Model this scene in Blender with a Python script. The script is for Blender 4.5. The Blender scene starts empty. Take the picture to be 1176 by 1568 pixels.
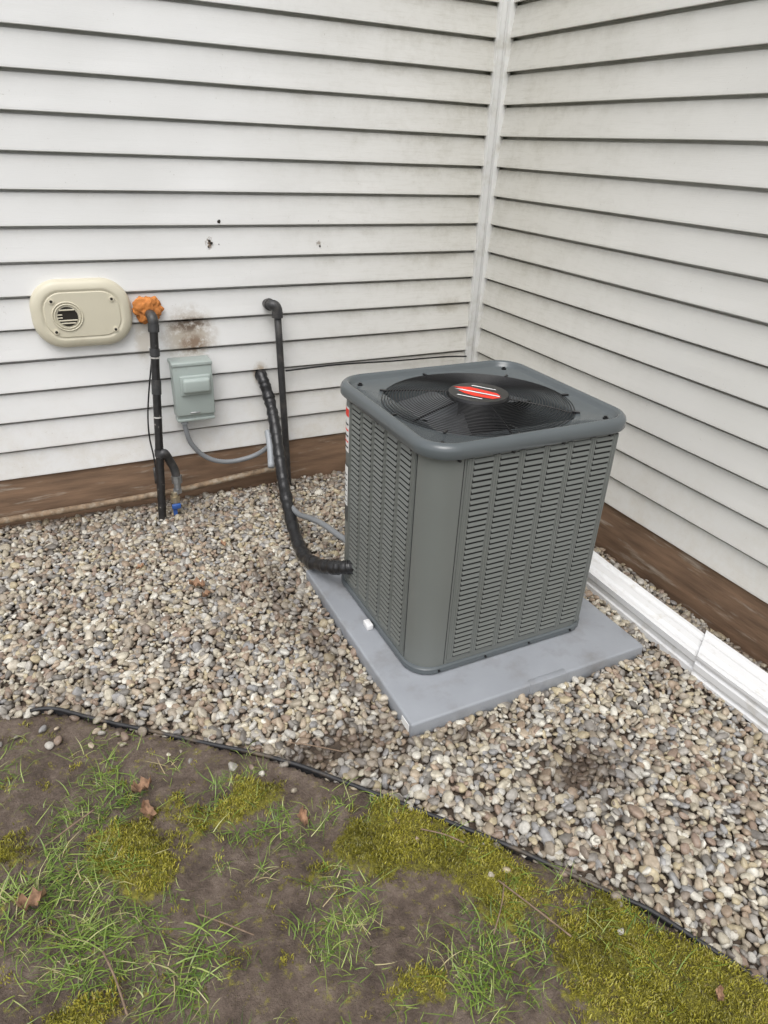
import bpy, bmesh, math, random
import numpy as np
from mathutils import Vector, Matrix, noise
random.seed(7); rng=np.random.default_rng(7)
scene=bpy.context.scene
col=scene.collection

# ------------------------------------------------------------ materials
def mat(name,base=(.5,.5,.5),rough=.5,metal=0.,var=.0,vscale=20.,bump=0.,bscale=60.,spec=.5,dirt=None,dscale=6.,dlo=.5,dhi=.7,stretch=None):
    m=bpy.data.materials.new(name);m.use_nodes=True
    nt=m.node_tree;N=nt.nodes;Lk=nt.links
    b=N['Principled BSDF'];b.inputs['Roughness'].default_value=rough;b.inputs['Metallic'].default_value=metal
    b.inputs['Specular IOR Level'].default_value=spec
    tc=N.new('ShaderNodeTexCoord');mp=N.new('ShaderNodeMapping')
    Lk.new(tc.outputs['Object'],mp.inputs['Vector'])
    if stretch: mp.inputs['Scale'].default_value=stretch
    nz=N.new('ShaderNodeTexNoise');nz.inputs['Scale'].default_value=vscale;nz.inputs['Detail'].default_value=4
    Lk.new(mp.outputs[0],nz.inputs['Vector'])
    cr=N.new('ShaderNodeValToRGB')
    c=np.array(base)
    cr.color_ramp.elements[0].position=.3;cr.color_ramp.elements[1].position=.7
    cr.color_ramp.elements[0].color=(*(c*(1-var)),1);cr.color_ramp.elements[1].color=(*np.minimum(c*(1+var),1),1)
    Lk.new(nz.outputs['Fac'],cr.inputs[0]);last=cr.outputs[0]
    if dirt is not None:
        n2=N.new('ShaderNodeTexNoise');n2.inputs['Scale'].default_value=dscale;n2.inputs['Detail'].default_value=5;n2.inputs['Roughness'].default_value=.65
        Lk.new(mp.outputs[0] if stretch else tc.outputs['Object'],n2.inputs['Vector'])
        mr=N.new('ShaderNodeMapRange');mr.inputs['From Min'].default_value=dlo;mr.inputs['From Max'].default_value=dhi
        Lk.new(n2.outputs['Fac'],mr.inputs['Value'])
        mx=N.new('ShaderNodeMix');mx.data_type='RGBA';mx.inputs[7].default_value=(*dirt,1)
        Lk.new(mr.outputs[0],mx.inputs[0]);Lk.new(last,mx.inputs[6]);last=mx.outputs[2]
    Lk.new(last,b.inputs['Base Color'])
    if bump>0:
        n3=N.new('ShaderNodeTexNoise');n3.inputs['Scale'].default_value=bscale;n3.inputs['Detail'].default_value=3
        Lk.new(mp.outputs[0],n3.inputs['Vector'])
        bp=N.new('ShaderNodeBump');bp.inputs['Strength'].default_value=bump;bp.inputs['Distance'].default_value=.002
        Lk.new(n3.outputs['Fac'],bp.inputs['Height']);Lk.new(bp.outputs[0],b.inputs['Normal'])
    return m

# ------------------------------------------------------------ mesh helpers
def new_obj(name,verts,faces,m=None,parent=None,smooth=False):
    me=bpy.data.meshes.new(name);me.from_pydata([tuple(v) for v in verts],[],[tuple(f) for f in faces]);me.update()
    o=bpy.data.objects.new(name,me);col.objects.link(o)
    if m: me.materials.append(m)
    if smooth:
        for p in me.polygons:p.use_smooth=True
    if parent:o.parent=parent
    return o
def from_bm(name,bm,m=None,parent=None,smooth=False,sharp=35):
    me=bpy.data.meshes.new(name)
    if smooth:
        bm.normal_update()
        for f in bm.faces:f.smooth=True
        for e in bm.edges:
            if len(e.link_faces)==2 and e.calc_face_angle(0)>math.radians(sharp): e.smooth=False
    bm.to_mesh(me);bm.free()
    o=bpy.data.objects.new(name,me);col.objects.link(o)
    if m: me.materials.append(m)
    if parent:o.parent=parent
    return o
def empty(name,loc=(0,0,0)):
    o=bpy.data.objects.new(name,None);o.empty_display_size=.1;col.objects.link(o);return o
def bm_box(bm,x0,x1,y0,y1,z0,z1,bev=0,seg=2,mtx=None):
    r=bmesh.ops.create_cube(bm,size=1)
    vs=r['verts']
    bmesh.ops.scale(bm,vec=(x1-x0,y1-y0,z1-z0),verts=vs)
    bmesh.ops.translate(bm,vec=((x0+x1)/2,(y0+y1)/2,(z0+z1)/2),verts=vs)
    if bev>0:
        es=list({e for v in vs for e in v.link_edges})
        r=bmesh.ops.bevel(bm,geom=es,offset=bev,segments=seg,profile=.5,affect='EDGES')
        vs=list({v for f in r['faces'] for v in f.verts}|{v for v in vs if v.is_valid})
    if mtx is not None: bmesh.ops.transform(bm,matrix=mtx,verts=vs)
    return vs
def box(name,x0,x1,y0,y1,z0,z1,m,parent=None,bev=0.003,seg=2,mtx=None):
    bm=bmesh.new();bm_box(bm,x0,x1,y0,y1,z0,z1,bev,seg,mtx);return from_bm(name,bm,m,parent,smooth=bev>0,sharp=50)
def spline(pts,n=12):
    P=[Vector(p) for p in pts]
    if len(P)<3: return [P[0].lerp(P[-1],i/n) for i in range(n+1)]
    out=[];Q=[P[0]*2-P[1]]+P+[P[-1]*2-P[-2]]
    for i in range(1,len(Q)-2):
        a,b,c,d=Q[i-1:i+3]
        for j in range(n):
            t=j/n
            out.append(.5*((2*b)+(c-a)*t+(2*a-5*b+4*c-d)*t*t+(3*b-a-3*c+d)*t**3))
    out.append(P[-1]);return out
def sweep(verts,faces,path,r,seg=12,closed=False,rf=None,cap=True):
    n=len(path);base=len(verts)
    T=[]
    for i in range(n):
        a=path[(i-1)%n] if closed or i>0 else path[0]
        b=path[(i+1)%n] if closed or i<n-1 else path[-1]
        T.append((b-a).normalized())
    up=Vector((0,0,1)) if abs(T[0].z)<.9 else Vector((1,0,0))
    Nn=(up-T[0]*up.dot(T[0])).normalized()
    for i in range(n):
        Nn=(Nn-T[i]*Nn.dot(T[i])).normalized();B=T[i].cross(Nn)
        rr=rf(i) if rf else r
        for k in range(seg):
            a=2*math.pi*k/seg
            verts.append(path[i]+(Nn*math.cos(a)+B*math.sin(a))*rr)
    m=n if closed else n-1
    for i in range(m):
        j=(i+1)%n
        for k in range(seg):
            l=(k+1)%seg
            faces.append((base+i*seg+k,base+i*seg+l,base+j*seg+l,base+j*seg+k))
    if cap and not closed:
        faces.append(tuple(base+k for k in range(seg))[::-1]);faces.append(tuple(base+(n-1)*seg+k for k in range(seg)))
def tube(name,pts,r,m,parent=None,n=10,seg=14,rf=None):
    v=[];f=[];pa=spline(pts,n)
    sweep(v,f,pa,r,seg,rf=rf);return new_obj(name,v,f,m,parent,True)
def cyl(bm,c,axis,r,h,seg=24,r2=None):
    q=Vector(axis).to_track_quat('Z','Y').to_matrix().to_4x4()
    return bmesh.ops.create_cone(bm,cap_ends=True,segments=seg,radius1=r,radius2=r if r2 is None else r2,depth=h,matrix=Matrix.Translation(c)@q)

# ------------------------------------------------------------ HOUSE
house=empty("vinyl_sided_house")
def siding_material():
    m=bpy.data.materials.new("vinyl_siding");m.use_nodes=True
    nt=m.node_tree;N=nt.nodes;L=nt.links;b=N['Principled BSDF'];b.inputs['Roughness'].default_value=.5
    geo=N.new('ShaderNodeNewGeometry');sx=N.new('ShaderNodeSeparateXYZ');L.new(geo.outputs['Position'],sx.inputs[0])
    def math_(op,a,bv=None,c=None,clamp=False):
        n=N.new('ShaderNodeMath');n.operation=op;n.use_clamp=clamp
        for i,v in enumerate([a,bv,c]):
            if v is None: continue
            if isinstance(v,(int,float)): n.inputs[i].default_value=v
            else: L.new(v,n.inputs[i])
        return n.outputs[0]
    def noise_(scale,detail,vec,rough=.6):
        n=N.new('ShaderNodeTexNoise');n.inputs['Scale'].default_value=scale;n.inputs['Detail'].default_value=detail;n.inputs['Roughness'].default_value=rough
        L.new(vec,n.inputs['Vector']);return n.outputs['Fac']
    def mapr(v,a,b_,c=0,d=1):
        n=N.new('ShaderNodeMapRange');n.inputs[1].default_value=a;n.inputs[2].default_value=b_;n.inputs[3].default_value=c;n.inputs[4].default_value=d
        L.new(v,n.inputs[0]);return n.outputs[0]
    def mix(f,a,bc):
        n=N.new('ShaderNodeMix');n.data_type='RGBA';L.new(f,n.inputs[0])
        for i,v in ((6,a),(7,bc)):
            if isinstance(v,tuple): n.inputs[i].default_value=(*v,1)
            else: L.new(v,n.inputs[i])
        return n.outputs[2]
    pos=geo.outputs['Position']
    c=mix(mapr(noise_(1.3,2,pos),.35,.65),(.675,.675,.665),(.735,.735,.73))
    lap=math_('FRACT',math_('DIVIDE',math_('ADD',sx.outputs['Z'],12.7),.127))
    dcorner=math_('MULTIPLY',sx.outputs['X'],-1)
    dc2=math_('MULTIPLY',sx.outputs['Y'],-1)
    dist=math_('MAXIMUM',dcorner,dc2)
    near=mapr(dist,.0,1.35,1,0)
    # the side wall is tinted a little warmer than the back wall
    c=mix(math_('MULTIPLY',mapr(dc2,.05,.3),.45),c,(.66,.64,.575))
    g=noise_(5,6,pos,.8)
    gs=N.new('ShaderNodeMapping');gs.inputs['Scale'].default_value=(2,2,24);L.new(pos,gs.inputs[0])
    g2=noise_(4,5,gs.outputs[0],.75)
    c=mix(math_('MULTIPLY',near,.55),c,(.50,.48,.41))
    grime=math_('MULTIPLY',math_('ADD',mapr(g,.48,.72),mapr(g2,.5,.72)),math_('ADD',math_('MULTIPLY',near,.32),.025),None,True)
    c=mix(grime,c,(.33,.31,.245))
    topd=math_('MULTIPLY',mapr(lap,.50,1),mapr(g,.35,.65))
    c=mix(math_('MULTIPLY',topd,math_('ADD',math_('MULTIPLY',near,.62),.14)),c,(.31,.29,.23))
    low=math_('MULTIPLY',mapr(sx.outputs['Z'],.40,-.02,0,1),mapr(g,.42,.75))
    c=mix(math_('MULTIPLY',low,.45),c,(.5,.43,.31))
    fine=noise_(110,3,pos,.6);coarse=noise_(26,5,pos,.72)
    c=mix(math_('MULTIPLY',mapr(fine,.66,.72),math_('MULTIPLY',mapr(g,.5,.6),.45)),c,(.25,.22,.17))
    def stain(cx,cz,rx,rz,colr,lo,hi,k,nn):
        nonlocal c
        a=math_('DIVIDE',math_('SUBTRACT',sx.outputs['X'],cx),rx);d=math_('DIVIDE',math_('SUBTRACT',sx.outputs['Z'],cz),rz)
        r2=math_('ADD',math_('MULTIPLY',a,a),math_('MULTIPLY',d,d))
        yy=mapr(sx.outputs['Y'],-.04,-.03)
        fall=math_('MULTIPLY',mapr(r2,.1,1,1,0),yy)
        f=math_('MULTIPLY',mapr(math_('ADD',nn,math_('MULTIPLY',fall,.22)),lo,hi),fall)
        c=mix(math_('MULTIPLY',f,k),c,colr)
    stain(-1.505,.565,.15,.15,(.36,.305,.235),.44,.68,.85,coarse)
    stain(-1.50,.610,.115,.045,(.12,.08,.055),.55,.72,.9,coarse)
    stain(-1.49,.525,.08,.055,(.19,.12,.075),.55,.72,.85,coarse)
    stain(-1.70,.56,.05,.12,(.42,.37,.29),.45,.7,.6,coarse)
    stain(-1.385,.945,.020,.032,(.13,.075,.035),.58,.68,.9,fine)
    stain(-.89,.935,.018,.025,(.2,.16,.12),.62,.75,.7,fine)
    stain(-1.19,.36,.05,.07,(.30,.22,.13),.5,.75,.85,coarse)
    stain(-.17,.62,.10,.05,(.35,.32,.26),.5,.7,.5,coarse)
    L.new(c,b.inputs['Base Color'])
    mp=N.new('ShaderNodeMapping');mp.inputs['Scale'].default_value=(2,2,70);L.new(pos,mp.inputs[0])
    h1=noise_(6,3,mp.outputs[0])
    bp=N.new('ShaderNodeBump');bp.inputs['Strength'].default_value=.35;bp.inputs['Distance'].default_value=.0014;L.new(h1,bp.inputs['Height'])
    L.new(bp.outputs[0],b.inputs['Normal'])
    return m
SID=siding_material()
def siding(name,length,axis):
    E=.127;NL=24
    prof=[]
    for i in range(NL):
        z=i*E
        prof+=[(0.006,z+.0025),(0.003,z),(0.000,z),(-.0015,z+.002),(-.001,z+.009),(.004,z+.045),(.0125,z+E-.0135),(.014,z+E-.0115),(.040,z+E-.012),(.040,z+E+.004)]
    K=10
    nseg=60
    verts=[];faces=[]
    for s in range(nseg+1):
        u=-length*s/nseg
        for k,(w,z) in enumerate(prof):
            i=k//K;kk=k%K
            dz=.0016*noise.noise(Vector((u*1.3,i*3.1,axis*7)))
            dw=.0018*noise.noise(Vector((u*1.7,i*5.3,axis*3+2)))+(.0022*noise.noise(Vector((u*3.1,i*2.3+4,axis*9))) if kk in(5,6) else 0)
            verts.append((u,w+dw,z+dz) if axis==0 else (w+dw,u,z+dz))
    n=len(prof)
    for s in range(nseg):
        for k in range(n-1):
            a=s*n+k;b=a+1;c=a+n+1;d=a+n
            faces.append((a,b,c,d) if axis==1 else (d,c,b,a))
    return new_obj(name,verts,faces,SID,house)
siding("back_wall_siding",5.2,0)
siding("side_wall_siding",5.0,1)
TRIM=mat("white_vinyl_trim",(.70,.70,.68),.45,var=.04,vscale=8,dirt=(.45,.43,.36),dscale=9,dlo=.5,dhi=.85)
WOOD=mat("stained_skirt_board",(.175,.108,.066),.8,var=.30,vscale=5,bump=.8,bscale=20,dirt=(.36,.31,.25),dscale=3.2,dlo=.56,dhi=.72,stretch=(1,1,7))
bm=bmesh.new()
bm_box(bm,-.040,-.0005,-.012,.02,-.005,3.0,.002)
bm_box(bm,-.046,-.041,-.018,.02,-.005,3.0,.0015)
bm_box(bm,-.012,.02,-.040,-.0125,-.005,3.0,.002)
bm_box(bm,-.018,.02,-.046,-.041,-.005,3.0,.0015)
from_bm("inside_corner_post",bm,TRIM,house,True)
box("back_skirt_board",-5.2,.03,.010,.05,-.45,-.002,WOOD,house,.002)
box("side_skirt_board",.010,.05,-5.0,.006,-.45,-.002,WOOD,house,.002)
CORE=mat("house_core",(.3,.3,.3),.9)
box("back_wall_core",-5.2,.3,.054,.3,-.5,3.1,CORE,house,0)
box("side_wall_core",.054,.3,-5.0,.052,-.5,3.1,CORE,house,0)
DARK=mat("dark_hole",(.02,.017,.013),.9)
bm=bmesh.new()
for x,z,r in [(-1.338,1.030,.007),(-1.385,.955,.0045),(-1.376,.945,.0055),(-1.39,.93,.003),(-.893,1.030,.003),(-.885,.925,.004),(-1.345,.94,.002)]:
    q=bmesh.ops.create_icosphere(bm,subdivisions=2,radius=r,matrix=Matrix.Translation((x,.002,z)))
    for v in q['verts']: v.co+=Vector((random.uniform(-1,1),random.uniform(-1,1)*.6,random.uniform(-1,1)))*r*.3
from_bm("screw_holes",bm,DARK,house)

# ------------------------------------------------------------ edging curve
EX=np.array([-6,-3.4,-2.6,-2.40,-2.26,-1.99,-1.77,-1.62,-1.50,-1.34,-1.23,-1.04,-.93,-.6,.2])
EY=np.array([-1.1,-1.25,-1.27,-1.26,-1.285,-1.50,-1.68,-1.82,-1.95,-2.14,-2.27,-2.52,-2.75,-3.4,-5.0])
def yedge(x): return np.interp(x,EX,EY)
def sdist(x,y): return (y-yedge(x))*0.72

# ------------------------------------------------------------ GROUND
new_obj("ground",[(-80,-80,-.30),(80,-80,-.30),(80,80,-.30),(-80,80,-.30)],[(0,1,2,3)],mat("distant_lawn",(.06,.075,.03),.95,var=.4,vscale=2,bump=.5,bscale=30))
new_obj("gravel_bed",[(-5.2,-5,-.232),(.01,-5,-.232),(.01,.01,-.232),(-5.2,.01,-.232)],[(0,1,2,3)],mat("gravel_bed_soil",(.075,.055,.04),.95,var=.4,vscale=40,bump=.8,bscale=200))

# ------------------------------------------------------------ PEBBLES
def pebble_mat():
    m=bpy.data.materials.new("river_gravel");m.use_nodes=True;nt=m.node_tree;N=nt.nodes;L=nt.links;b=N['Principled BSDF']
    b.inputs['Roughness'].default_value=.5
    a=N.new('ShaderNodeAttribute');a.attribute_type='INSTANCER';a.attribute_name='pcol'
    d=N.new('ShaderNodeAttribute');d.attribute_type='INSTANCER';d.attribute_name='pdirt_shade'
    cr=N.new('ShaderNodeValToRGB');r=cr.color_ramp;r.interpolation='CONSTANT'
    cols=[(.35,.305,.235),(.46,.41,.31),(.26,.24,.215),(.53,.485,.385),(.36,.275,.20),(.41,.385,.345),(.19,.175,.155),(.47,.40,.265),(.64,.61,.53),(.29,.215,.165),(.31,.305,.30),(.43,.355,.265),(.52,.50,.45),(.25,.205,.165),(.50,.45,.365),(.35,.30,.235)]
    while len(r.elements)<len(cols): r.elements.new(.5)
    for i,c in enumerate(cols):
        r.elements[i].position=i/len(cols);r.elements[i].color=(*c,1)
    L.new(a.outputs['Fac'],cr.inputs[0])
    tc=N.new('ShaderNodeTexCoord');n=N.new('ShaderNodeTexNoise');n.inputs['Scale'].default_value=1.6;n.inputs['Detail'].default_value=2;L.new(tc.outputs['Object'],n.inputs[0])
    mr=N.new('ShaderNodeMapRange');mr.inputs[1].default_value=.3;mr.inputs[2].default_value=.7;mr.inputs[3].default_value=.70;mr.inputs[4].default_value=1.15;L.new(n.outputs[0],mr.inputs[0])
    mu=N.new('ShaderNodeMix');mu.data_type='RGBA';mu.blend_type='MULTIPLY';mu.inputs[0].default_value=1;L.new(cr.outputs[0],mu.inputs[6]);L.new(mr.outputs[0],mu.inputs[7])
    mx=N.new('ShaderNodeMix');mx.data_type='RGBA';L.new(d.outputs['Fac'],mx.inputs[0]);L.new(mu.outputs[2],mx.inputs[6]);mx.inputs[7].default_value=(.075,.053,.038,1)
    L.new(mx.outputs[2],b.inputs['Base Color'])
    return m
PEB=pebble_mat()
def hidden_collection(name): return bpy.data.collections.new(name)
pebcol=hidden_collection("pebble_shapes")
def to_col(o,c):
    for k in list(o.users_collection):k.objects.unlink(o)
    c.objects.link(o)
for i in range(8):
    bm=bmesh.new();bmesh.ops.create_icosphere(bm,subdivisions=2,radius=1)
    off=Vector((i*7.3,i*3.1,1));sc=Vector((1.08,random.uniform(.65,.95),random.uniform(.48,.75)))
    for v in bm.verts:
        n1=noise.noise(v.co*.9+off)*.42+noise.noise(v.co*2.2+off)*.14
        v.co=v.co*(1+n1)
        if v.co.z>.7: v.co.z=.7+(v.co.z-.7)*.3
        if v.co.x>.75: v.co.x=.75+(v.co.x-.75)*.35
        v.co=Vector((v.co.x*sc.x,v.co.y*sc.y,v.co.z*sc.z))
    o=from_bm("pebble_%d"%i,bm,PEB,None,True,80);to_col(o,pebcol)
def scatter(name,pts,rots,scl,attrs,coll):
    me=bpy.data.meshes.new(name);n=len(pts)
    me.vertices.add(n);me.vertices.foreach_set('co',np.asarray(pts,dtype=np.float32).ravel())
    a=me.attributes.new('rot','FLOAT_VECTOR','POINT');a.data.foreach_set('vector',np.asarray(rots,dtype=np.float32).ravel())
    a=me.attributes.new('scl','FLOAT','POINT');a.data.foreach_set('value',np.asarray(scl,dtype=np.float32))
    for k,v in attrs.items():
        a=me.attributes.new(k,'FLOAT','POINT');a.data.foreach_set('value',np.asarray(v,dtype=np.float32))
    o=bpy.data.objects.new(name,me);col.objects.link(o)
    ng=bpy.data.node_groups.new(name+"_gn",'GeometryNodeTree')
    ng.interface.new_socket('Geometry',in_out='INPUT',socket_type='NodeSocketGeometry');ng.interface.new_socket('Geometry',in_out='OUTPUT',socket_type='NodeSocketGeometry')
    N=ng.nodes;L=ng.links
    gi=N.new('NodeGroupInput');go=N.new('NodeGroupOutput')
    mp=N.new('GeometryNodeMeshToPoints');ip=N.new('GeometryNodeInstanceOnPoints');ci=N.new('GeometryNodeCollectionInfo')
    ci.inputs['Collection'].default_value=coll;ci.inputs['Separate Children'].default_value=True;ci.inputs['Reset Children'].default_value=True
    ip.inputs['Pick Instance'].default_value=True
    def attr(nm,t):
        x=N.new('GeometryNodeInputNamedAttribute');x.data_type=t;x.inputs['Name'].default_value=nm;return x.outputs['Attribute']
    L.new(gi.outputs[0],mp.inputs['Mesh']);L.new(mp.outputs[0],ip.inputs['Points']);L.new(ci.outputs[0],ip.inputs['Instance'])
    er=N.new('FunctionNodeEulerToRotation');L.new(attr('rot','FLOAT_VECTOR'),er.inputs[0]);L.new(er.outputs[0],ip.inputs['Rotation'])
    L.new(attr('scl','FLOAT'),ip.inputs['Scale'])
    ri=N.new('FunctionNodeRandomValue');ri.data_type='INT';ri.inputs['Min'].default_value=0;ri.inputs['Max'].default_value=len(coll.objects)-1
    L.new(ri.outputs[2],ip.inputs['Instance Index'])
    L.new(ip.outputs[0],go.inputs[0])
    md=o.modifiers.new("scatter",'NODES');md.node_group=ng
    return o
def nz(x,y,s,o=0.): return np.array([noise.noise(Vector((a*s+o,b*s-o,o*.7))) for a,b in zip(x,y)])
PADX=(-1.305,-.375);PADY=(-1.815,-.905)
def gauss(x,y,cx,cy,rx,ry): return np.exp(-(((x-cx)/rx)**2+((y-cy)/ry)**2))
pts=[]
for layer in range(2):
    sp=.0195 if layer==0 else .026
    xs=np.arange(-3.5,.0,sp);ys=np.arange(-3.6,.0,sp)
    X,Y=np.meshgrid(xs,ys);X=X.ravel()+rng.uniform(-.5,.5,X.size)*sp*.95;Y=Y.ravel()+rng.uniform(-.5,.5,Y.size)*sp*.95
    Z=np.full(X.size,-.224 if layer==0 else -.216)+rng.uniform(-.003,.004,X.size)
    pts.append(np.stack([X,Y,Z],1))
P=np.concatenate(pts);X,Y=P[:,0],P[:,1]
sd=sdist(X,Y)+.018*nz(X,Y,7.,33.)
keep=(sd>.006)&~((X>PADX[0]-.002)&(X<PADX[1]+.002)&(Y>PADY[0]-.002)&(Y<PADY[1]+.002))&(X<-.005)&(Y<-.008)
stray=(sd<=.006)&(sd>-.16)&(rng.random(len(X))<.16*np.exp(sd/.06)+.012)&(P[:,2]>-.219)
stray|=(sd<=.006)&(P[:,2]>-.219)&(rng.random(len(X))<.42*np.exp(-((sd+.05)/.035)**2)*gauss(X,Y,-2.15,-1.45,.22,.4))
P[stray,2]+=.008
P=P[keep|stray];X,Y=P[:,0],P[:,1];sd=sdist(X,Y)
big=nz(X,Y,1.6,3.);small=nz(X,Y,9.,5.);med=nz(X,Y,4.,8.)
spot=gauss(X,Y,-.91,-2.13,.100,.080)
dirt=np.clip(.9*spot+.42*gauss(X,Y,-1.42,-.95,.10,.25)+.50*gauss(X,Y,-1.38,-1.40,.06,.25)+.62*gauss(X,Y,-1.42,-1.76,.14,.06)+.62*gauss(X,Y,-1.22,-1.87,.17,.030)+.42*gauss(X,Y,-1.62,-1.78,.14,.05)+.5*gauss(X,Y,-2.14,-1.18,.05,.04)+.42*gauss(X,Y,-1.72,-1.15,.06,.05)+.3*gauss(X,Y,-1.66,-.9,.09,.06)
  +.38*np.exp(-np.abs(sd)/.045)+.40*np.exp(Y/.22)+.5*np.exp(X/.12),0,.9)  # wall-side terms: damp plus ambient shade painted into the stone colour
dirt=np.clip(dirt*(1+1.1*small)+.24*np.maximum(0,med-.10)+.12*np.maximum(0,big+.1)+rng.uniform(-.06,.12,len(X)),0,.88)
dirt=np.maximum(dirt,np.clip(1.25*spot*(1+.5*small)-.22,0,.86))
thin=rng.random(len(X))>np.clip((dirt-.5)*.9,0,.4)
P=P[thin];dirt=dirt[thin];X,Y=P[:,0],P[:,1]
P[:,2]+=.007*nz(X,Y,5.,9.)-.010*gauss(X,Y,-.91,-2.13,.1,.08)-.008*np.exp(Y/.05)
n=len(P)
size=np.clip(rng.lognormal(math.log(.0122),.28,n),.007,.023)
R=np.stack([rng.normal(0,.45,n),rng.normal(0,.45,n),rng.uniform(0,6.28,n)],1)
scatter("gravel",P,R,size,{'pcol':rng.random(n)*.999,'pdirt_shade':dirt},pebcol)

# ------------------------------------------------------------ LAWN sheet
LS=.010
xs=np.arange(-3.3,-.3,LS);ys=np.arange(-3.4,-1.0,LS)
nx,ny=len(xs),len(ys);GX,GY=np.meshgrid(xs,ys);gx,gy=GX.ravel(),GY.ravel()
sdl=sdist(gx,gy)
n1=nz(gx,gy,3.,1.);n2=nz(gx,gy,11.,2.);n3=nz(gx,gy,33.,4.);n4=nz(gx,gy,70.,6.)
def mossf(x,y):
    return (1.1*gauss(x,y,-1.47,-2.10,.15,.10)+1.1*gauss(x,y,-1.33,-2.30,.10,.12)+1.2*gauss(x,y,-1.16,-2.62,.13,.16)+1.2*gauss(x,y,-1.02,-2.83,.13,.16)+.9*gauss(x,y,-2.14,-1.84,.09,.10)+.8*gauss(x,y,-2.08,-1.97,.07,.06)+.8*gauss(x,y,-1.83,-1.86,.12,.05)+.7*gauss(x,y,-1.62,-2.45,.09,.07)+.6*gauss(x,y,-2.42,-1.75,.07,.06)+.5*gauss(x,y,-2.25,-2.2,.12,.08)+.55*gauss(x,y,-1.5,-2.75,.15,.1)
     +.4*gauss(x,y,-1.75,-2.1,.12,.06)+.3*gauss(x,y,-2.3,-1.6,.1,.06)+.04)
mo=mossf(gx,gy)+.42*n2+.34*n1+.14*n3
moss=np.clip((mo-.32)/.34,0,1)
h=-.212+.012*n1+.009*n2+.007*n3+.004*n4+.010*moss
h=np.where(sdl>.0,-.26,h-.008*np.exp(sdl/.03))
verts=np.stack([gx,gy,h],1)
idx=np.arange(nx*ny).reshape(ny,nx)
F=np.stack([idx[:-1,:-1].ravel(),idx[:-1,1:].ravel(),idx[1:,1:].ravel(),idx[1:,:-1].ravel()],1)
def lawn_mat():
    m=bpy.data.materials.new("muddy_mossy_lawn");m.use_nodes=True;nt=m.node_tree;N=nt.nodes;L=nt.links;b=N['Principled BSDF'];b.inputs['Roughness'].default_value=.58
    geo=N.new('ShaderNodeNewGeometry')
    def no(s,d=5,r=.65):
        n=N.new('ShaderNodeTexNoise');n.inputs['Scale'].default_value=s;n.inputs['Detail'].default_value=d;n.inputs['Roughness'].default_value=r;L.new(geo.outputs['Position'],n.inputs['Vector']);return n.outputs['Fac']
    def ramp(f,st):
        c=N.new('ShaderNodeValToRGB')
        while len(c.color_ramp.elements)<len(st):c.color_ramp.elements.new(.5)
        for i,(p_,cc) in enumerate(st): c.color_ramp.elements[i].position=p_;c.color_ramp.elements[i].color=(*cc,1)
        L.new(f,c.inputs[0]);return c.outputs[0]
    nA=no(16,7,.78);nB=no(45,5,.75)
    soil=ramp(nA,[(.32,(.050,.034,.024)),(.5,(.115,.083,.063)),(.66,(.195,.150,.118))])
    ms=ramp(nB,[(.3,(.055,.047,.008)),(.5,(.14,.13,.018)),(.7,(.28,.25,.035))])
    at=N.new('ShaderNodeAttribute');at.attribute_name='moss'
    ad=N.new('ShaderNodeMath');ad.operation='ADD';L.new(at.outputs['Fac'],ad.inputs[0])
    nn=N.new('ShaderNodeMapRange');nn.inputs[1].default_value=.3;nn.inputs[2].default_value=.7;nn.inputs[3].default_value=-.8;nn.inputs[4].default_value=.8;L.new(nB,nn.inputs[0]);L.new(nn.outputs[0],ad.inputs[1])
    mr=N.new('ShaderNodeMapRange');mr.inputs[1].default_value=.25;mr.inputs[2].default_value=.85;L.new(ad.outputs[0],mr.inputs[0])
    mx=N.new('ShaderNodeMix');mx.data_type='RGBA';L.new(mr.outputs[0],mx.inputs[0]);L.new(soil,mx.inputs[6]);L.new(ms,mx.inputs[7])
    L.new(mx.outputs[2],b.inputs['Base Color'])
    bp=N.new('ShaderNodeBump');bp.inputs['Strength'].default_value=1;bp.inputs['Distance'].default_value=.010;L.new(no(80,5,.75),bp.inputs['Height']);L.new(bp.outputs[0],b.inputs['Normal'])
    return m
lawn=new_obj("lawn",verts,F,lawn_mat(),None,True)
a=lawn.data.attributes.new('moss','FLOAT','POINT');a.data.foreach_set('value',moss.astype(np.float32))
H=h.reshape(ny,nx);MS=moss.reshape(ny,nx)
def samp(A,x,y):
    i=np.clip(((x-xs[0])/LS).astype(int),0,nx-1);j=np.clip(((y-ys[0])/LS).astype(int),0,ny-1);return A[j,i]
def blade_mat(name,cols):
    m=bpy.data.materials.new(name);m.use_nodes=True;nt=m.node_tree;N=nt.nodes;L=nt.links;b=N['Principled BSDF'];b.inputs['Roughness'].default_value=.42
    a=N.new('ShaderNodeAttribute');a.attribute_type='INSTANCER';a.attribute_name='gcol'
    a2=N.new('ShaderNodeAttribute');a2.attribute_name='bcol'
    ad=N.new('ShaderNodeMath');ad.operation='MULTIPLY_ADD';ad.inputs[1].default_value=.5;L.new(a.outputs['Fac'],ad.inputs[0])
    ad3=N.new('ShaderNodeMath');ad3.operation='MULTIPLY';ad3.inputs[1].default_value=.5;L.new(a2.outputs['Fac'],ad3.inputs[0]);L.new(ad3.outputs[0],ad.inputs[2])
    cr=N.new('ShaderNodeValToRGB')
    while len(cr.color_ramp.elements)<len(cols):cr.color_ramp.elements.new(.5)
    for i,(p_,c) in enumerate(cols): cr.color_ramp.elements[i].position=p_;cr.color_ramp.elements[i].color=(*c,1)
    L.new(ad.outputs[0],cr.inputs[0]);L.new(cr.outputs[0],b.inputs['Base Color'])
    return m
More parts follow.
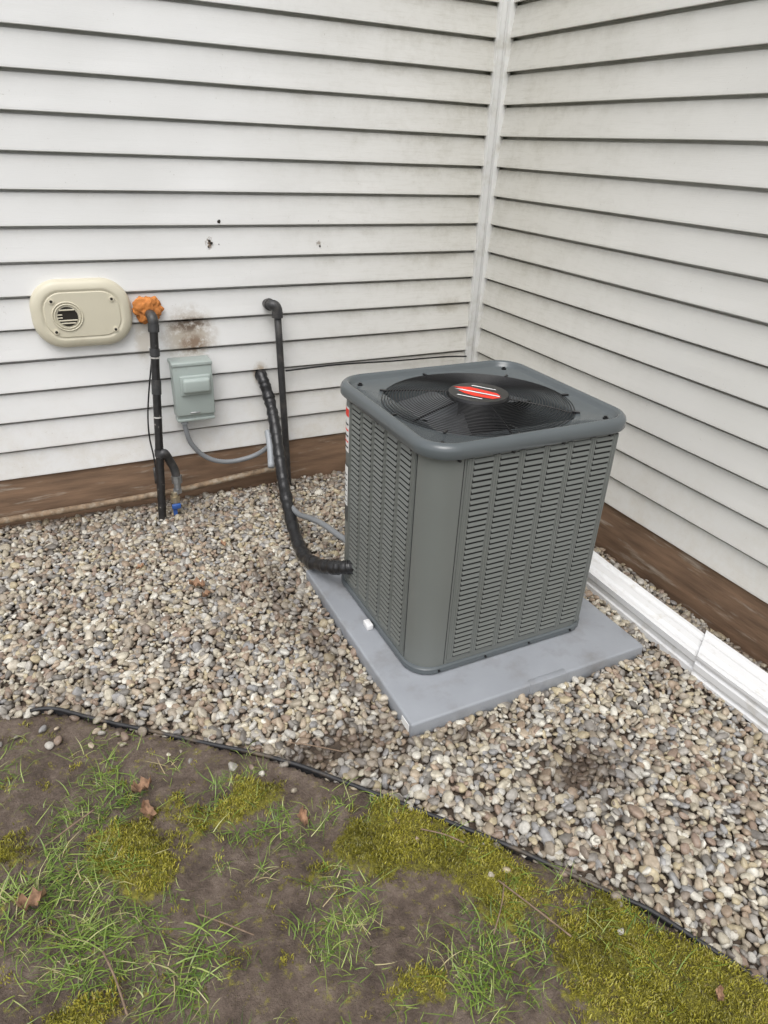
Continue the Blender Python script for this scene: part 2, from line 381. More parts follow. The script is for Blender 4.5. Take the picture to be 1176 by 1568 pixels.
GR=blade_mat("grass_blade",[(0,(.040,.080,.009)),(.25,(.085,.150,.017)),(.5,(.15,.23,.032)),(.68,(.26,.33,.07)),(.80,(.40,.40,.18)),(.90,(.42,.34,.19))])
MO=blade_mat("moss_tuft",[(0,(.065,.06,.008)),(.4,(.185,.17,.018)),(.75,(.36,.33,.04)),(1,(.18,.12,.05))])
def tuft(name,nb,lmin,lmax,w,lean,m,coll,curl=1.,spread=.01,comb=None):
    V=[];Fc=[];C=[]
    for k in range(nb):
        L_=random.uniform(lmin,lmax);az=random.uniform(0,6.283) if comb is None else random.gauss(0,comb);ln=random.uniform(lean*.4,lean);ww=w*random.uniform(.5,1.3)
        p0=Vector((random.gauss(0,spread),random.gauss(0,spread),-.004));d=Vector((math.cos(az),math.sin(az),0));s=Vector((-d.y,d.x,0))
        az2=random.uniform(-.9,.9)
        b0=len(V);NS=4;c=random.random();pp=p0.copy();el=math.pi/2-ln
        for j in range(NS+1):
            t=j/NS;wt=ww*(1-t**2)*.5+.0001
            V+=[pp-s*wt,pp+s*wt];C+=[c,c]
            e2=el-curl*t*random.uniform(.5,.9)
            dd=Vector((math.cos(az+az2*t),math.sin(az+az2*t),0))
            pp=pp+(dd*math.cos(e2)+Vector((0,0,1))*math.sin(e2))*(L_/NS)
            if pp.z<.003: pp.z=.003+random.random()*.002
        for j in range(NS):
            a_=b0+j*2;Fc.append((a_,a_+1,a_+3,a_+2))
    o=new_obj(name,V,Fc,m,None,True);at=o.data.attributes.new('bcol','FLOAT','POINT');at.data.foreach_set('value',np.array(C,dtype=np.float32));to_col(o,coll);return o
gc=hidden_collection("grass_tufts");mc=hidden_collection("moss_tufts")
for i in range(10): tuft("grass_tuft_%d"%i,[2,3,4,6,8,4,9,7,12,3][i],.025,[.07,.08,.11,.09,.12,.12,.10,.13,.11,.14][i],.0026,1.5,GR,gc,1.5,.012+.001*i,[None,.9,.7,None,1.2,.6,None,1.,None,.5][i])
for i in range(4): tuft("moss_bit_%d"%i,8,.005,.011,.0024,1.0,MO,mc,.5,.0068)
def cand(sp):
    X,Y=np.meshgrid(np.arange(-3.0,-.6,sp),np.arange(-3.1,-1.0,sp));X=X.ravel()+rng.uniform(-.5,.5,X.size)*sp;Y=Y.ravel()+rng.uniform(-.5,.5,Y.size)*sp
    k=sdist(X,Y)<-.012;return X[k],Y[k]
X,Y=cand(.018)
d=-sdist(X,Y)
nn1=nz(X,Y,4.5,11.);nn2=nz(X,Y,15.,12.)
dens=.18+1.15*nn1+1.15*nn2
ms=samp(MS,X,Y)
dens=dens*(1-.55*ms)*np.clip(d/.25+.12,0,1)+.045
k=rng.random(len(X))<np.clip(dens,0,.92)
X,Y=X[k],Y[k];n=len(X);lush=np.clip(dens[k],0,1)
flow=5.*nz(X,Y,2.2,41.)
scatter("grass",np.stack([X,Y,samp(H,X,Y)],1),np.stack([rng.normal(0,.15,n),rng.normal(0,.15,n),flow+rng.normal(0,1.1,n)],1),rng.uniform(.45,1.0,n)*(.8+.45*lush),{'gcol':np.clip(rng.normal(.50,.27,n)+.35*nz(X,Y,5.,20.)-.12*lush,0,1)},gc)
X,Y=cand(.0075)
ms=samp(MS,X,Y)+.6*nz(X,Y,25.,3.)
k=(rng.random(len(X))<np.clip(ms*1.05-.15,0,.88))
X,Y=X[k],Y[k];n=len(X)
scatter("moss",np.stack([X,Y,samp(H,X,Y)],1),np.stack([rng.normal(0,.2,n),rng.normal(0,.2,n),rng.uniform(0,6.28,n)],1),rng.uniform(.5,1.15,n),{'gcol':np.clip(rng.normal(.50,.2,n)+.8*nz(X,Y,9.,2.),0,1)},mc)

# ------------------------------------------------------------ landscape edging
EDG=mat("black_plastic_edging",(.022,.022,.024),.55,var=.4,vscale=30,dirt=(.12,.09,.06),dscale=9,dlo=.52,dhi=.68)
pp=[]
for x in np.arange(-2.32,-.55,.04):
    y=float(yedge(x));pp.append((x,y+.010*noise.noise(Vector((x*5,0,0))),-.209+.014*noise.noise(Vector((x*3.3,5,0)))))
v=[];f=[];pa=spline(pp,3);sweep(v,f,pa,.0058,8)
ba=len(v)
for q in pa: v+= [q+Vector((0,0,-.002)),q+Vector((0,0,-.06))]
for i in range(len(pa)-1): f.append((ba+2*i,ba+2*i+2,ba+2*i+3,ba+2*i+1))
new_obj("landscape_edging",v,f,EDG,None,True)

# ------------------------------------------------------------ PAD
PADM=mat("grey_composite_pad",(.28,.295,.32),.5,var=.09,vscale=5,bump=.25,bscale=300,dirt=(.19,.185,.18),dscale=6,dlo=.5,dhi=.8)
pad=empty("equipment_pad")
bm=bmesh.new();bm_box(bm,PADX[0],PADX[1],PADY[0],PADY[1],-.235,-.172,.008,3)
from_bm("pad_slab",bm,PADM,pad,True,50)
box("pad_front_notch",-.87,-.72,PADY[0]-.004,PADY[0]+.02,-.225,-.1705,PADM,pad,.003)
WL=mat("white_label",(.75,.75,.73),.5,var=.05)
box("pad_label",PADX[0]-.002,PADX[0]+.001,-1.80,-1.755,-.212,-.185,WL,pad,0)

# ------------------------------------------------------------ AIR CONDITIONER
ac=empty("air_conditioner")
CX,CY=-.851,-1.318;HX,HY=.352,.328
BODY=mat("ac_body_paint",(.150,.160,.150),.33,var=.05,vscale=3,bump=.06,bscale=500)
LID=mat("ac_lid_paint",(.094,.107,.113),.20,var=.06,vscale=3,bump=.05,bscale=400)
BLK=mat("black_wire",(.008,.008,.009),.35)
DRK=mat("dark_interior",(.010,.010,.011),.7,var=.3)
def rrect(hx,hy,r,n=12,cx=CX,cy=CY):
    out=[]
    for q,(sx_,sy_) in enumerate([(1,1),(-1,1),(-1,-1),(1,-1)]):
        for k in range(n+1):
            a=math.pi/2*(q+k/n)
            out.append((cx+sx_*(hx-r)+r*math.cos(a),cy+sy_*(hy-r)+r*math.sin(a)))
    return out
def loft(name,rings,m,parent,close_top=False,smooth=True,sharp=40):
    bm=bmesh.new();vr=[]
    for rg in rings: vr.append([bm.verts.new(p_) for p_ in rg])
    for a_,b_ in zip(vr[:-1],vr[1:]):
        n=len(a_)
        for i in range(n): bm.faces.new((a_[i],a_[(i+1)%n],b_[(i+1)%n],b_[i]))
    if close_top: bm.faces.new(vr[-1])
    return from_bm(name,bm,m,parent,smooth,sharp)
CR=.088
def rr(h_x,h_y,r,z): return [(x,y,z) for x,y in rrect(h_x,h_y,r)]
ZB,ZT=-.160,.615
loft("cabinet",[rr(HX-.004,HY-.004,CR,ZB+.002),rr(HX,HY,CR,ZB+.006),rr(HX,HY,CR,ZT)],BODY,ac)
loft("base_pan",[rr(HX-.03,HY-.03,CR,-.171),rr(HX+.004,HY+.004,CR,-.169),rr(HX+.008,HY+.008,CR,-.165),rr(HX+.008,HY+.008,CR,-.148),rr(HX+.003,HY+.003,CR,-.143),rr(HX-.01,HY-.01,CR,-.143)],LID,ac)
lv=[];lf=[];dv=[];df=[];rv=[];rf_=[]
def boxq(V,Fc,P,u0,u1,w0,w1,z0,z1):
    c=[P(u,w,z) for u in (u0,u1) for w in (w0,w1) for z in (z0,z1)]
    b0=len(V);V.extend(c)
    for q in [(0,1,3,2),(4,6,7,5),(0,4,5,1),(2,3,7,6),(0,2,6,4),(1,5,7,3)]: Fc.append(tuple(b0+i for i in q))
def panel(P,u0,u1,ncol):
    z0,z1=-.122,.585;rows=38;pitch=(z1-z0)/rows;cw=(u1-u0)/ncol
    boxq(dv,df,P,u0,u1,-.01,.0012,z0,z1)
    for c in range(ncol+1):
        uu=u0+c*cw
        boxq(rv,rf_,P,uu-.0105,uu+.0105,-.004,.0036,z0-.004,z1+.004)
        for s_ in (-1,1): boxq(rv,rf_,P,uu+s_*.0045-.0012,uu+s_*.0045+.0012,-.004,.0050,z0-.004,z1+.004)
    for c in range(ncol):
        a=u0+c*cw+.0105;b=u0+(c+1)*cw-.0105
        for r in range(rows):
            zt=z1-r*pitch;zb=zt-pitch*.64
            w0,w1=.0026,.0064
            sl=.002
            def sec(e,s): return [P(e,w0,zt-.0005),P(e+s,w1*.85,zb+.004),P(e+s,w1,zb+.0015),P(e+s,w1-.0008,zb),P(e,w0-.0010,zt-.003)]
            A=sec(a,sl);B=sec(b,-sl)
            b0=len(lv);lv.extend(A+B)
            for k in range(4): lf.append((b0+k,b0+k+1,b0+5+k+1,b0+5+k))
            lf.append((b0,b0+1,b0+2,b0+3,b0+4));lf.append((b0+9,b0+8,b0+7,b0+6,b0+5))
yF=CY-HY;yB=CY+HY;xL=CX-HX;xR=CX+HX
panel(lambda u,w,z:Vector((u,yF-w,z)),xL+.122,xR-.055,6)
panel(lambda u,w,z:Vector((xL-w,u,z)),yF+.100,yB-.115,5)
panel(lambda u,w,z:Vector((u,yB+w,z)),xL+.10,xR-.10,6)
panel(lambda u,w,z:Vector((xR+w,u,z)),yF+.10,yB-.10,5)
new_obj("louvre_slats",lv,lf,BODY,ac);new_obj("louvre_ribs",rv,rf_,BODY,ac);new_obj("louvre_openings",dv,df,DRK,ac)
sv=[];sf=[]
for (u,P) in [(xL+.103,lambda u,w,z:Vector((u,yF-w,z))),(yF+.083,lambda u,w,z:Vector((xL-w,u,z))),(yB-.098,lambda u,w,z:Vector((xL-w,u,z)))]:
    boxq(sv,sf,P,u-.001,u+.001,-.002,.0008,-.14,.61)
new_obj("panel_seams",sv,sf,DRK,ac)
LX,LY=HX+.021,HY+.020
RO=.302;KX=1.05
rings=[rr(LX-.012,LY-.012,CR+.01,.598),rr(LX-.003,LY-.003,CR+.015,.598),rr(LX,LY,CR+.018,.603),rr(LX,LY,CR+.018,.622),rr(LX-.003,LY-.003,CR+.015,.631),rr(LX-.010,LY-.010,CR+.009,.638),rr(LX-.018,LY-.018,CR+.002,.641),rr(LX-.025,LY-.024,CR-.004,.640),rr(LX-.031,LY-.029,CR-.01,.633),rr(LX-.036,LY-.033,CR-.012,.622),rr(LX-.040,LY-.036,CR-.014,.619)]
base=rings[-1]
def circ(r,z):
    out=[]
    for (x,y,_) in base:
        a=math.atan2((y-CY)/LY,(x-CX)/LX);out.append((CX+r*math.cos(a)*KX,CY+r*math.sin(a),z))
    return out
rings+=[circ(RO+.006,.618),circ(RO,.615),circ(RO-.004,.606),circ(RO-.005,.50),circ(RO+.004,.40)]
loft("lid",rings,LID,ac,sharp=50)
loft("shroud_floor",[circ(.31,.43),circ(.05,.40)],DRK,ac,True)
loft("lid_gap",[rr(HX+.006,HY+.006,CR,.5985),rr(HX-.001,HY-.001,CR,.594)],DRK,ac)
gv=[];gf=[]
def gz(r): return .619+.026*(1-(r/.305)**2)
for i in range(24):
    r=.092+i*(.208/23)
    pa=[Vector((CX+KX*r*math.cos(t),CY+r*math.sin(t),gz(r))) for t in np.linspace(0,2*math.pi,72,endpoint=False)]
    sweep(gv,gf,pa,.0014,5,closed=True)
for i in range(6):
    t=i*math.pi/3+.32
    pa=[Vector((CX+KX*r*math.cos(t),CY+r*math.sin(t),gz(r)-.003)) for r in np.linspace(.07,.312,10)]
    sweep(gv,gf,pa,.0028,6)
new_obj("fan_guard",gv,gf,BLK,ac,True)
HZ=.650
bm=bmesh.new();cyl(bm,(CX,CY,HZ-.007),(0,0,1),.102,.014,48,.097)
from_bm("hub_cap",bm,mat("gloss_black",(.012,.012,.013),.3),ac,True,30)
RED=mat("red_print",(.80,.035,.015),.5);WHT=mat("white_print",(.85,.85,.85),.5)
def flat(name,poly,z,m,k=1.12):
    th=math.radians(-42);c_,s_=math.cos(th),math.sin(th)
    return new_obj(name,[(CX+k*(x*c_-y*s_),CY+k*(x*s_+y*c_),z) for x,y in poly],[tuple(range(len(poly)))],m,ac)
flat("hub_logo_upper",[(-.078,.022),(-.030,.036),(.052,.008),(.066,-.012),(.030,-.006),(-.010,.008),(-.050,.010)],HZ+.0006,RED)
flat("hub_logo_lower",[(-.060,-.004),(-.020,-.008),(.012,-.018),(.070,-.026),(.048,-.046),(-.004,-.040),(-.038,-.024)],HZ+.0006,RED)
flat("hub_logo_line",[(-.074,.008),(-.050,.008),(.064,-.015),(.064,-.022),(-.040,-.003)],HZ+.0010,WHT)
flat("hub_logo_ring",[(-.055,-.048),(.020,-.062),(.020,-.057),(-.053,-.043)],HZ+.0012,WHT)
flat("hub_logo_script",[(-.030,.052),(.045,.036),(.045,.041),(-.028,.057)],HZ+.0006,WHT)
BLD=mat("fan_blade",(.17,.178,.185),.3,.3,var=.1)
bv=[];bf=[]
for i in range(4):
    a0=i*math.pi/2+.55
    for j in range(7):
        for k in range(7):
            r=.06+.228*j/6;a=a0+(k/6-.5)*(.62+.30*j/6)
            bv.append(Vector((CX+r*math.cos(a),CY+r*math.sin(a),.562-.030*(k/6-.5)*2*(1-.3*j/6))))
    b0=i*49
    for j in range(6):
        for k in range(6):
            q=b0+j*7+k;bf.append((q,q+1,q+8,q+7))
new_obj("fan_blades",bv,bf,BLD,ac,True)
bm=bmesh.new();cyl(bm,(CX,CY,.56),(0,0,1),.062,.13,32);cyl(bm,(CX,CY,.54),(0,0,1),.075,.03,32);from_bm("fan_motor",bm,DRK,ac,True,30)
bm=bmesh.new()
for sx_ in (-1,1):
    for sy_ in (-1,1):
        x=CX+sx_*(LX-.078);y=CY+sy_*(LY-.072)
        cyl(bm,(x,y,.621),(0,0,1),.009,.005,12);cyl(bm,(x,y,.625),(0,0,1),.005,.006,6)
for x in (-.27,-.09,.09,.27):
    cyl(bm,(CX+x,CY-HY-.004,.590),(0,1,0),.0045,.012,8);cyl(bm,(CX+x,yF-.010,-.155),(0,1,0),.004,.008,8)
for y in (-.22,0,.2):
    cyl(bm,(CX-HX-.004,CY+y,.590),(1,0,0),.0045,.012,8)
from_bm("screws",bm,BLK,ac,True)
bm=bmesh.new()
for t in (math.radians(d_) for d_ in (40,95,140,185,222,262,318,350)):
    M=Matrix.Translation((CX+.325*math.cos(t),CY+.303*math.sin(t),.622))@Matrix.Rotation(t,4,'Z')
    bm_box(bm,-.014,.010,-.004,.004,-.003,.003,.001,1,M)
from_bm("guard_clips",bm,BLK,ac)
def wrap_label(name,a0,a1,flatlen,z0,z1,m,off):
    pts_=[]
    for k in range(9):
        a=math.pi-(a1)*(1-k/8)-a0*(k/8)
        pts_.append((CX-(HX-CR)+(CR+off)*math.cos(a),CY+(HY-CR)+(CR+off)*math.sin(a)))
    if flatlen>0: pts_.append((CX-HX-off,CY+HY-CR-flatlen))
    V=[(x,y,z0) for x,y in pts_]+[(x,y,z1) for x,y in pts_];n=len(pts_)
    return new_obj(name,V,[(i,i+1,n+i+1,n+i) for i in range(n-1)],m,ac,True)
wrap_label("warning_label",0,.9,.009,.395,.560,WL,.0012)
wrap_label("warning_label_header",0,.85,.007,.525,.553,RED,.002)
for i in range(5): wrap_label("warning_text_%d"%i,0,.75,.005,.41+i*.021,.416+i*.021,RED if i%2 else DRK,.002)
wrap_label("rating_label",0,.7,.006,.185,.34,WL,.0016)
wrap_label("rating_panel",0,.9,.009,.12,.345,mat("label_dark",(.05,.055,.055),.4),.0008)
for i in range(6): wrap_label("rating_text_%d"%i,0,.6,0,.20+i*.021,.204+i*.021,DRK,.0024)
box("foot_clip",xL-.037,xL-.014,-1.36,-1.32,-.172,-.150,mat("white_plastic",(.75,.75,.75),.4),ac,.003)

# ------------------------------------------------------------ refrigerant line
BT=mat("black_tape_insulation",(.013,.013,.014),.34,var=.4,vscale=40,bump=.8,bscale=70)
rl=empty("refrigerant_line")
pts_=[(-1.19,.02,.352),(-1.19,-.03,.345),(-1.175,-.08,.25),(-1.18,-.16,.16),(-1.20,-.28,.05),(-1.225,-.42,-.055),(-1.25,-.58,-.13),(-1.275,-.76,-.160),(-1.28,-.90,-.142),(-1.262,-1.04,-.088),(-1.225,-1.11,-.058),(-1.19,-1.13,-.05)]
pa=spline(pts_,16)
v=[];f=[];sweep(v,f,pa,.028,16,rf=lambda i:.0262+.0012*math.sin(i*1.15)+.0040*noise.noise(Vector((i*.15,2,0)))+(.0022 if (i*7)%11<2 else 0))
new_obj("insulation",v,f,BT,rl,True)
# ------------------------------------------------------------ conduit
CG=mat("grey_flex_conduit",(.20,.21,.22),.42,var=.08,vscale=10)
cd=empty("electrical_conduit")
pa=spline([(-1.574,-.055,.20),(-1.572,-.055,.15),(-1.555,-.055,.08),(-1.51,-.055,.015),(-1.45,-.058,-.025),(-1.38,-.062,-.040),(-1.30,-.07,-.032),(-1.24,-.09,-.005),(-1.20,-.12,.04),(-1.195,-.14,.09)],14)
v=[];f=[];sweep(v,f,pa,.011,12,rf=lambda i:.0108+.0012*(i%2));new_obj("flex_conduit",v,f,CG,cd,True)
LB=mat("grey_pvc",(.30,.32,.34),.45,var=.06)
tube("grey_duct",[(-1.205,-.13,.12),(-1.215,-.19,.06),(-1.235,-.26,-.01)],.016,LB,cd,n=6)
pa=spline([(-1.215,-.30,.0),(-1.225,-.45,-.085),(-1.222,-.58,-.095),(-1.215,-.72,-.05),(-1.21,-.85,-.01),(-1.20,-.98,.01),(-1.19,-1.06,.02)],14)
v=[];f=[];sweep(v,f,pa,.012,12,rf=lambda i:.0115+.0012*(i%2));new_obj("unit_whip",v,f,CG,cd,True)
# ------------------------------------------------------------ black pipe w/ elbow
BP=mat("black_steel_pipe",(.035,.035,.036),.45,var=.3,vscale=25,dirt=(.10,.09,.08),dscale=20,dlo=.5,dhi=.8)
dp=empty("wall_vent_pipe")
tube("pipe_stub",[(-1.145,.02,.682),(-1.143,-.05,.686)],.021,BP,dp,n=3)
tube("elbow",[(-1.143,-.035,.686),(-1.138,-.052,.688),(-1.125,-.060,.684),(-1.118,-.062,.668),(-1.117,-.062,.645)],.0235,BP,dp,n=6)
tube("riser",[(-1.117,-.062,.66),(-1.105,-.061,.3),(-1.092,-.06,-.09),(-1.09,-.06,-.23)],.0165,BP,dp,n=3)
bm=bmesh.new();cyl(bm,(-1.117,-.062,.645),(0,0,1),.025,.025);cyl(bm,(-1.143,-.03,.686),(0,1,0),.026,.02);from_bm("couplings",bm,BP,dp,True,40)
tube("black_cable",[(-1.075,-.03,.372),(-.8,-.018,.374),(-.5,-.015,.364),(-.2,-.016,.360),(-.05,-.02,.352)],.0042,BLK,None,n=8,seg=8)
# ------------------------------------------------------------ gas pipe
gp=empty("gas_supply_pipe")
FO=mat("orange_spray_foam",(.52,.19,.045),.8,var=.3,vscale=30,bump=.9,bscale=70)
bm=bmesh.new();bmesh.ops.create_icosphere(bm,subdivisions=5,radius=1)
for v_ in bm.verts:
    d_=1+.30*noise.noise(v_.co*1.6+Vector((3,1,2)))+.22*noise.noise(v_.co*3.5)+.08*noise.noise(v_.co*9)
    v_.co=Vector((v_.co.x*.052*d_,v_.co.y*.026*d_,v_.co.z*.056*d_))+Vector((-1.672,-.010,.690))
from_bm("foam_seal",bm,FO,gp,True,180)
tube("gas_stub",[(-1.668,.0,.678),(-1.666,-.07,.672)],.018,BP,gp,n=3)
tube("gas_elbow",[(-1.666,-.045,.674),(-1.665,-.070,.672),(-1.664,-.084,.660),(-1.664,-.087,.635)],.0215,BP,gp,n=6)
def lerp(a,b,t): return tuple(a[i]+(b[i]-a[i])*t for i in range(3))
T0=(-1.664,-.087,.645);T1=(-1.745,-.205,-.24)
TAPE=mat("worn_black_wrap",(.015,.014,.014),.4,var=.4,vscale=30,bump=.8,bscale=60,dirt=(.28,.26,.23),dscale=30,dlo=.64,dhi=.70)
tube("wrapped_riser",[T0,lerp(T0,T1,.33),lerp(T0,T1,.66),T1],.0175,TAPE,gp,n=10,rf=lambda i:.0175+.0015*noise.noise(Vector((i*.7,0,3))))
bm=bmesh.new()
ax=Vector(T1)-Vector(T0)
for t,r,h_ in [(0.02,.023,.03),(.13,.021,.03),(.27,.021,.02),(.30,.0205,.05),(.62,.021,.03)]:
    cyl(bm,lerp(T0,T1,t),ax,r,h_,20)
from_bm("pipe_couplings",bm,BP,gp,True,40)
bm=bmesh.new()
for t in (.155,.285,.44,.635): cyl(bm,lerp(T0,T1,t),ax,.0192,.006,20)
from_bm("tape_bands",bm,mat("silver_tape",(.40,.39,.37),.5,var=.5,vscale=60),gp,True,40)
br=lerp(T0,T1,.64)
tube("branch_elbow",[br,(br[0]+.02,br[1]-.01,br[2]+.02),(-1.672,-.15,.045),(-1.657,-.15,.0),(-1.652,-.155,-.045)],.019,BP,gp,n=6)
bm=bmesh.new()
cyl(bm,(-1.652,-.156,-.045),(0,0.1,1),.024,.035,8)
cyl(bm,(-1.654,-.16,-.075),(0,0.1,1),.016,.05,16)
cyl(bm,(-1.657,-.165,-.100),(0,0.1,1),.021,.02,6)
from_bm("union_fitting",bm,mat("galvanised",(.33,.34,.35),.35,.8,var=.25,vscale=50),gp,True,40)
BR=mat("brass_valve",(.42,.36,.25),.4,.7,var=.2)
bm=bmesh.new();cyl(bm,(-1.672,-.172,-.15),(0,0,1),.015,.10,16);cyl(bm,(-1.672,-.172,-.135),(0,0,1),.022,.03,6);cyl(bm,(-1.672,-.172,-.185),(0,0,1),.020,.02,6);from_bm("valve_body",bm,BR,gp,True,40)
BL=mat("blue_handle",(.03,.09,.30),.4)
box("valve_handle",-1.694,-1.654,-.208,-.193,-.172,-.148,BL,gp,.004)
box("valve_tag",-1.690,-1.672,-.199,-.196,-.205,-.172,BL,gp,0)
tube("tracer_wire",[(-1.668,-.09,.60),(-1.72,-.05,.30),(-1.735,-.05,.15),(-1.728,-.06,.02),(-1.735,-.10,-.10),(-1.745,-.12,-.21)],.0035,BLK,gp,n=8,seg=6)
tube("riser_stub",[(-1.73,-.05,-.02),(-1.73,-.05,-.1)],.008,BP,gp,n=3)
RU=mat("rusty_pipe",(.21,.145,.09),.7,var=.4,vscale=40,dirt=(.36,.31,.24),dscale=25,dlo=.5,dhi=.7)
ph=[(-5.1,-.05,-.168),(-3.2,-.05,-.168),(-2.4,-.05,-.166),(-1.72,-.05,-.158),(-1.45,-.045,-.142),(-1.25,-.04,-.130),(-1.12,-.04,-.122)]
tube("ground_level_pipe",ph,.0145,RU,None,n=8)

# ------------------------------------------------------------ vent cover
vc=empty("oval_vent_cover")
BEI=mat("beige_plastic",(.61,.57,.45),.38,var=.03,vscale=5,dirt=(.45,.40,.30),dscale=7,dlo=.6,dhi=.9)
def oblong(hx,hz,r,y,n=14,cx=-1.925,cz=.688):
    o=[]
    for q,(sx_,sz_) in enumerate([(1,1),(-1,1),(-1,-1),(1,-1)]):
        for k in range(n+1):
            a=math.pi/2*(q+k/n);o.append((cx+sx_*(hx-r)+r*math.cos(a),y,cz+sz_*(hz-r)+r*math.sin(a)))
    return o
loft("cover_body",[oblong(.190,.134,.112,.02),oblong(.190,.134,.112,-.012),oblong(.186,.130,.108,-.024),oblong(.176,.120,.10,-.033),oblong(.158,.102,.084,-.037),oblong(.150,.096,.078,-.037),oblong(.147,.093,.075,-.0345),oblong(.143,.089,.071,-.0345),oblong(.140,.086,.068,-.038)],BEI,vc,True)
bm=bmesh.new()
for x,z in [(-2.035,.745),(-1.81,.745),(-2.035,.625),(-1.81,.622)]: cyl(bm,(x,-.039,z),(0,1,0),.0105,.006,16)
from_bm("screw_bosses",bm,mat("beige_light",(.68,.63,.50),.4),vc,True)
bm=bmesh.new()
for x,z in [(-2.035,.745),(-1.81,.745),(-2.035,.625),(-1.81,.622)]: cyl(bm,(x,-.0425,z),(0,1,0),.0055,.003,12)
from_bm("screw_heads",bm,DARK,vc,True)
ccx,ccz=-1.984,.684
v=[];f=[]
for r_ in (.056,.047):
    sweep(v,f,[Vector((ccx+r_*math.cos(t),-.0395,ccz+r_*math.sin(t))) for t in np.linspace(0,2*math.pi,40,endpoint=False)],.0028,8,closed=True)
new_obj("vent_rings",v,f,BEI,vc,True)
bm=bmesh.new();cyl(bm,(ccx,-.039,ccz),(0,1,0),.038,.004,32);from_bm("vent_opening",bm,DARK,vc)
bm=bmesh.new()
for i,zz in enumerate((-.026,-.015,-.004,.008,.026)):
    w_=math.sqrt(.038**2-zz**2)
    if i in(2,3):
        bm_box(bm,ccx-w_,ccx-w_*.5,-.045,-.0405,ccz+zz-.002,ccz+zz+.002,.001,1)
    else: bm_box(bm,ccx-w_,ccx+w_,-.045,-.0405,ccz+zz-.0026,ccz+zz+.0026,.001,1)
from_bm("vent_slats",bm,BEI,vc)

# ------------------------------------------------------------ disconnect box
db=empty("electrical_disconnect_box")
GB=mat("grey_green_enamel",(.36,.41,.39),.42,var=.04,vscale=6,dirt=(.28,.29,.26),dscale=12,dlo=.6,dhi=.85)
bx0,bx1=-1.605,-1.440
box("enclosure",bx0,bx1,-.075,.015,.205,.462,GB,db,.005,3)
box("front_cover",bx0-.004,bx1+.004,-.088,-.072,.225,.468,GB,db,.006,3)
box("hood",bx0-.006,bx1+.006,-.092,.01,.452,.470,GB,db,.004,2)
box("handle_bulge",bx0+.030,bx1-.012,-.118,-.084,.335,.400,GB,db,.014,4)
box("handle_lip",bx0+.022,bx1-.008,-.100,-.084,.322,.412,GB,db,.006,3)
box("bottom_flange",bx0-.002,bx1+.002,-.080,-.02,.195,.208,GB,db,.003,2)
box("hasp",bx0+.055,bx0+.10,-.094,-.086,.236,.242,mat("bare_metal",(.4,.4,.4),.4,.6),db,.002,1)
bm=bmesh.new();cyl(bm,(-1.574,-.055,.195),(0,0,1),.017,.03,16);from_bm("conduit_nut",bm,LB,db,True,40)

# ------------------------------------------------------------ downspouts
WM=mat("white_aluminium",(.76,.765,.77),.35,var=.03,vscale=9,dirt=(.48,.45,.38),dscale=14,dlo=.56,dhi=.85)
def downspout(name,x0,x1,ya,yb,z0,z1,ang=0,tilt=0):
    prof=[]
    def side(p,q,nrm):
        L_=math.dist(p,q);k=1 if L_<.09 else 2;out=[]
        for i in range(24):
            t=i/24;s=0
            if .08<t<.92:
                f_=(t*k)%1
                if .30<f_<.70: s=.0055*min(1,(.20-abs(f_-.5))/.06)
            out.append((p[0]+(q[0]-p[0])*t-nrm[0]*s,p[1]+(q[1]-p[1])*t-nrm[1]*s))
        return out
    c=[(x0,z0),(x1,z0),(x1,z1),(x0,z1)];nr=[(0,-1),(1,0),(0,1),(-1,0)]
    for i in range(4): prof+=side(c[i],c[(i+1)%4],nr[i])
    V=[];Fc=[];n=len(prof);M=24
    for s in range(M+1):
        y=ya+(yb-ya)*s/M
        for (px,pz) in prof: V.append((px+ang*(y-ya)+.0018*noise.noise(Vector((y*4,px*6,0))),y+(.6*(px-x0) if s==0 and ya<-1.5 else 0),pz+tilt*(y-ya)+.0025*noise.noise(Vector((y*6,px*8,3)))))
    for s in range(M):
        for k in range(n):
            a=s*n+k;b=s*n+(k+1)%n;Fc.append((a,b,b+n,a+n))
    o=new_obj(name,V,Fc,WM,None,False)
    md=o.modifiers.new("thick",'SOLIDIFY');md.thickness=.0012
    return o
downspout("downspout",-.262,-.135,-.75,-2.02,-.216,-.138,.026)
downspout("downspout",-.300,-.155,-1.965,-3.4,-.216,-.126,-.025,.002)

# ------------------------------------------------------------ litter
LF=mat("dead_leaf",(.30,.18,.11),.8,var=.5,vscale=60)
lfv=[];lff=[]
def leaf(cx,cy,cz,s,az,curl):
    b0=len(lfv);ph=random.uniform(0,9)
    for j in range(9):
        t=j/8;w=(math.sin(math.pi*min(1,t*.98+.02))**.8)*.30*s*(1+.35*math.sin(j*2.3+ph))
        for q in (-1,-.5,0,.5,1):
            x=(t-.5)*s;y=q*w+.12*s*math.sin(t*3+ph);z=curl*s*(abs(q)**1.5*.45+.6*(t-.5)**2)*(1+.5*math.sin(j*1.7+q*2+ph))
            lfv.append((cx+x*math.cos(az)-y*math.sin(az),cy+x*math.sin(az)+y*math.cos(az),cz+z))
    for j in range(8):
        for q in range(4):
            a_=b0+j*5+q;lff.append((a_,a_+1,a_+6,a_+5))
for p_ in [(-2.06,-1.70,-.197,.055,.3,.8),(-2.06,-1.79,-.197,.055,1.5,.7),(-2.33,-1.92,-.195,.06,.1,.8),(-1.72,-.82,-.201,.065,-.5,.7),(-1.70,-.89,-.203,.04,.8,.8),(-1.7,-1.97,-.198,.045,1.1,.8),(-1.55,-.55,-.203,.04,2,.7),(-1.06,-2.72,-.192,.03,.4,.7),(-1.9,-.6,-.203,.035,.3,.7)]: leaf(*p_)
new_obj("dead_leaves",lfv,lff,LF,None,True)
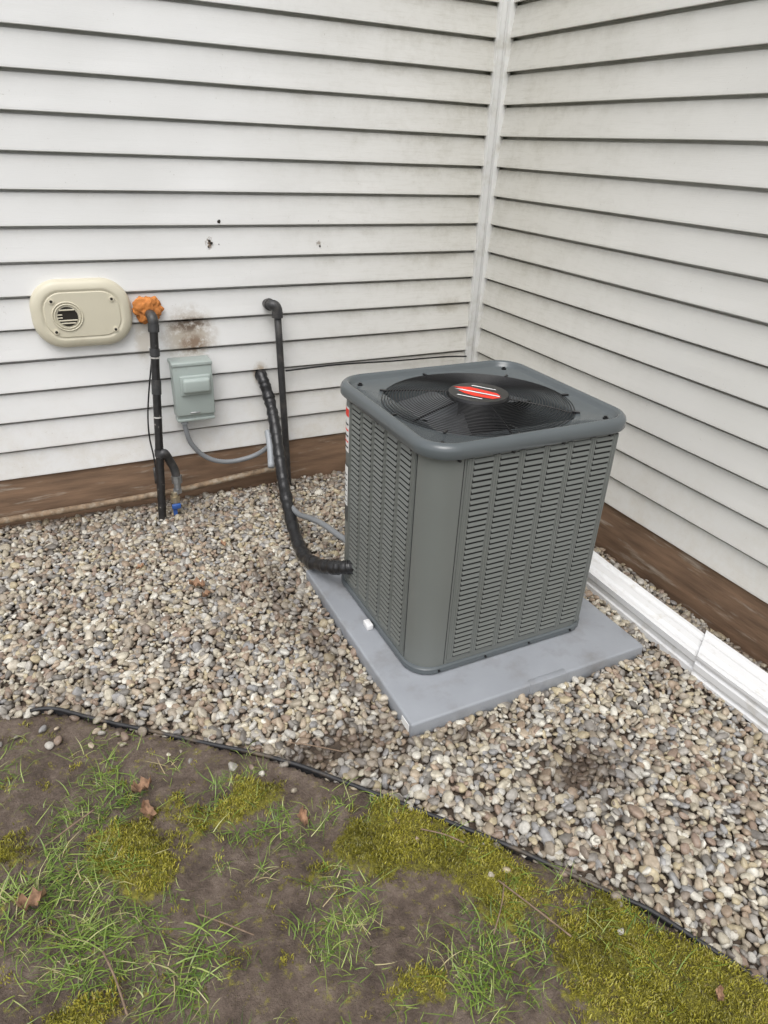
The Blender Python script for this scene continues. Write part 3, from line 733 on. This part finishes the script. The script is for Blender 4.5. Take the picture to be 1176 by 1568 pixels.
TW=mat("twig_bark",(.20,.14,.095),.8,var=.3,vscale=60)
v=[];f=[]
for a_,b_,r in [((-1.34,-2.32,-.185),(-1.27,-2.50,-.178),.0022),((-1.42,-2.42,-.187),(-1.33,-2.33,-.184),.0017),((-1.44,-2.12,-.19),(-1.36,-2.20,-.188),.002),((-2.3,-1.78,-.196),(-2.18,-1.72,-.195),.0022),((-1.66,-1.70,-.198),(-1.52,-1.80,-.2),.0018),((-2.0,-2.1,-.195),(-1.9,-2.2,-.19),.002),((-2.2,-2.1,-.19),(-2.17,-2.25,-.185),.0025)]:
    m_=[(a_[i]+b_[i])/2+(.012 if i<2 else .006)*(random.random()-.3) for i in range(3)]
    sweep(v,f,spline([a_,m_,b_],6),r,6)
new_obj("twigs",v,f,TW,None,True)

# ------------------------------------------------------------ camera, light
cam=bpy.data.cameras.new("camera");co=bpy.data.objects.new("camera",cam);col.objects.link(co)
co.location=(-2.0798,-3.0779,1.3424);co.rotation_euler=(1.075,-.0402,-.4533)
cam.sensor_fit='VERTICAL';cam.sensor_height=24;cam.lens=24*1040.628/1568;cam.clip_start=.02;cam.clip_end=500
scene.camera=co
w=bpy.data.worlds.new("World");scene.world=w;w.use_nodes=True
N=w.node_tree.nodes;L=w.node_tree.links
sky=N.new('ShaderNodeTexSky');sky.sky_type='NISHITA';sky.sun_disc=False;sky.sun_elevation=math.radians(60);sky.sun_rotation=math.radians(215);sky.dust_density=4
hs=N.new('ShaderNodeHueSaturation');hs.inputs['Saturation'].default_value=.22;hs.inputs['Value'].default_value=1.42
L.new(sky.outputs[0],hs.inputs['Color']);L.new(hs.outputs[0],N['Background'].inputs['Color']);N['Background'].inputs['Strength'].default_value=.15
sun=bpy.data.lights.new("sun",'SUN');sun.energy=.95;sun.angle=math.radians(40);sun.color=(1,.98,.95)
so=bpy.data.objects.new("sun",sun);col.objects.link(so)
el=math.radians(60);az=math.radians(215)
dirv=Vector((math.sin(az)*math.cos(el),math.cos(az)*math.cos(el),math.sin(el)))
so.rotation_euler=dirv.to_track_quat('Z','Y').to_euler();so.location=(-3,-5,6)
scene.view_settings.view_transform='Standard';scene.view_settings.look='None';scene.view_settings.exposure=0
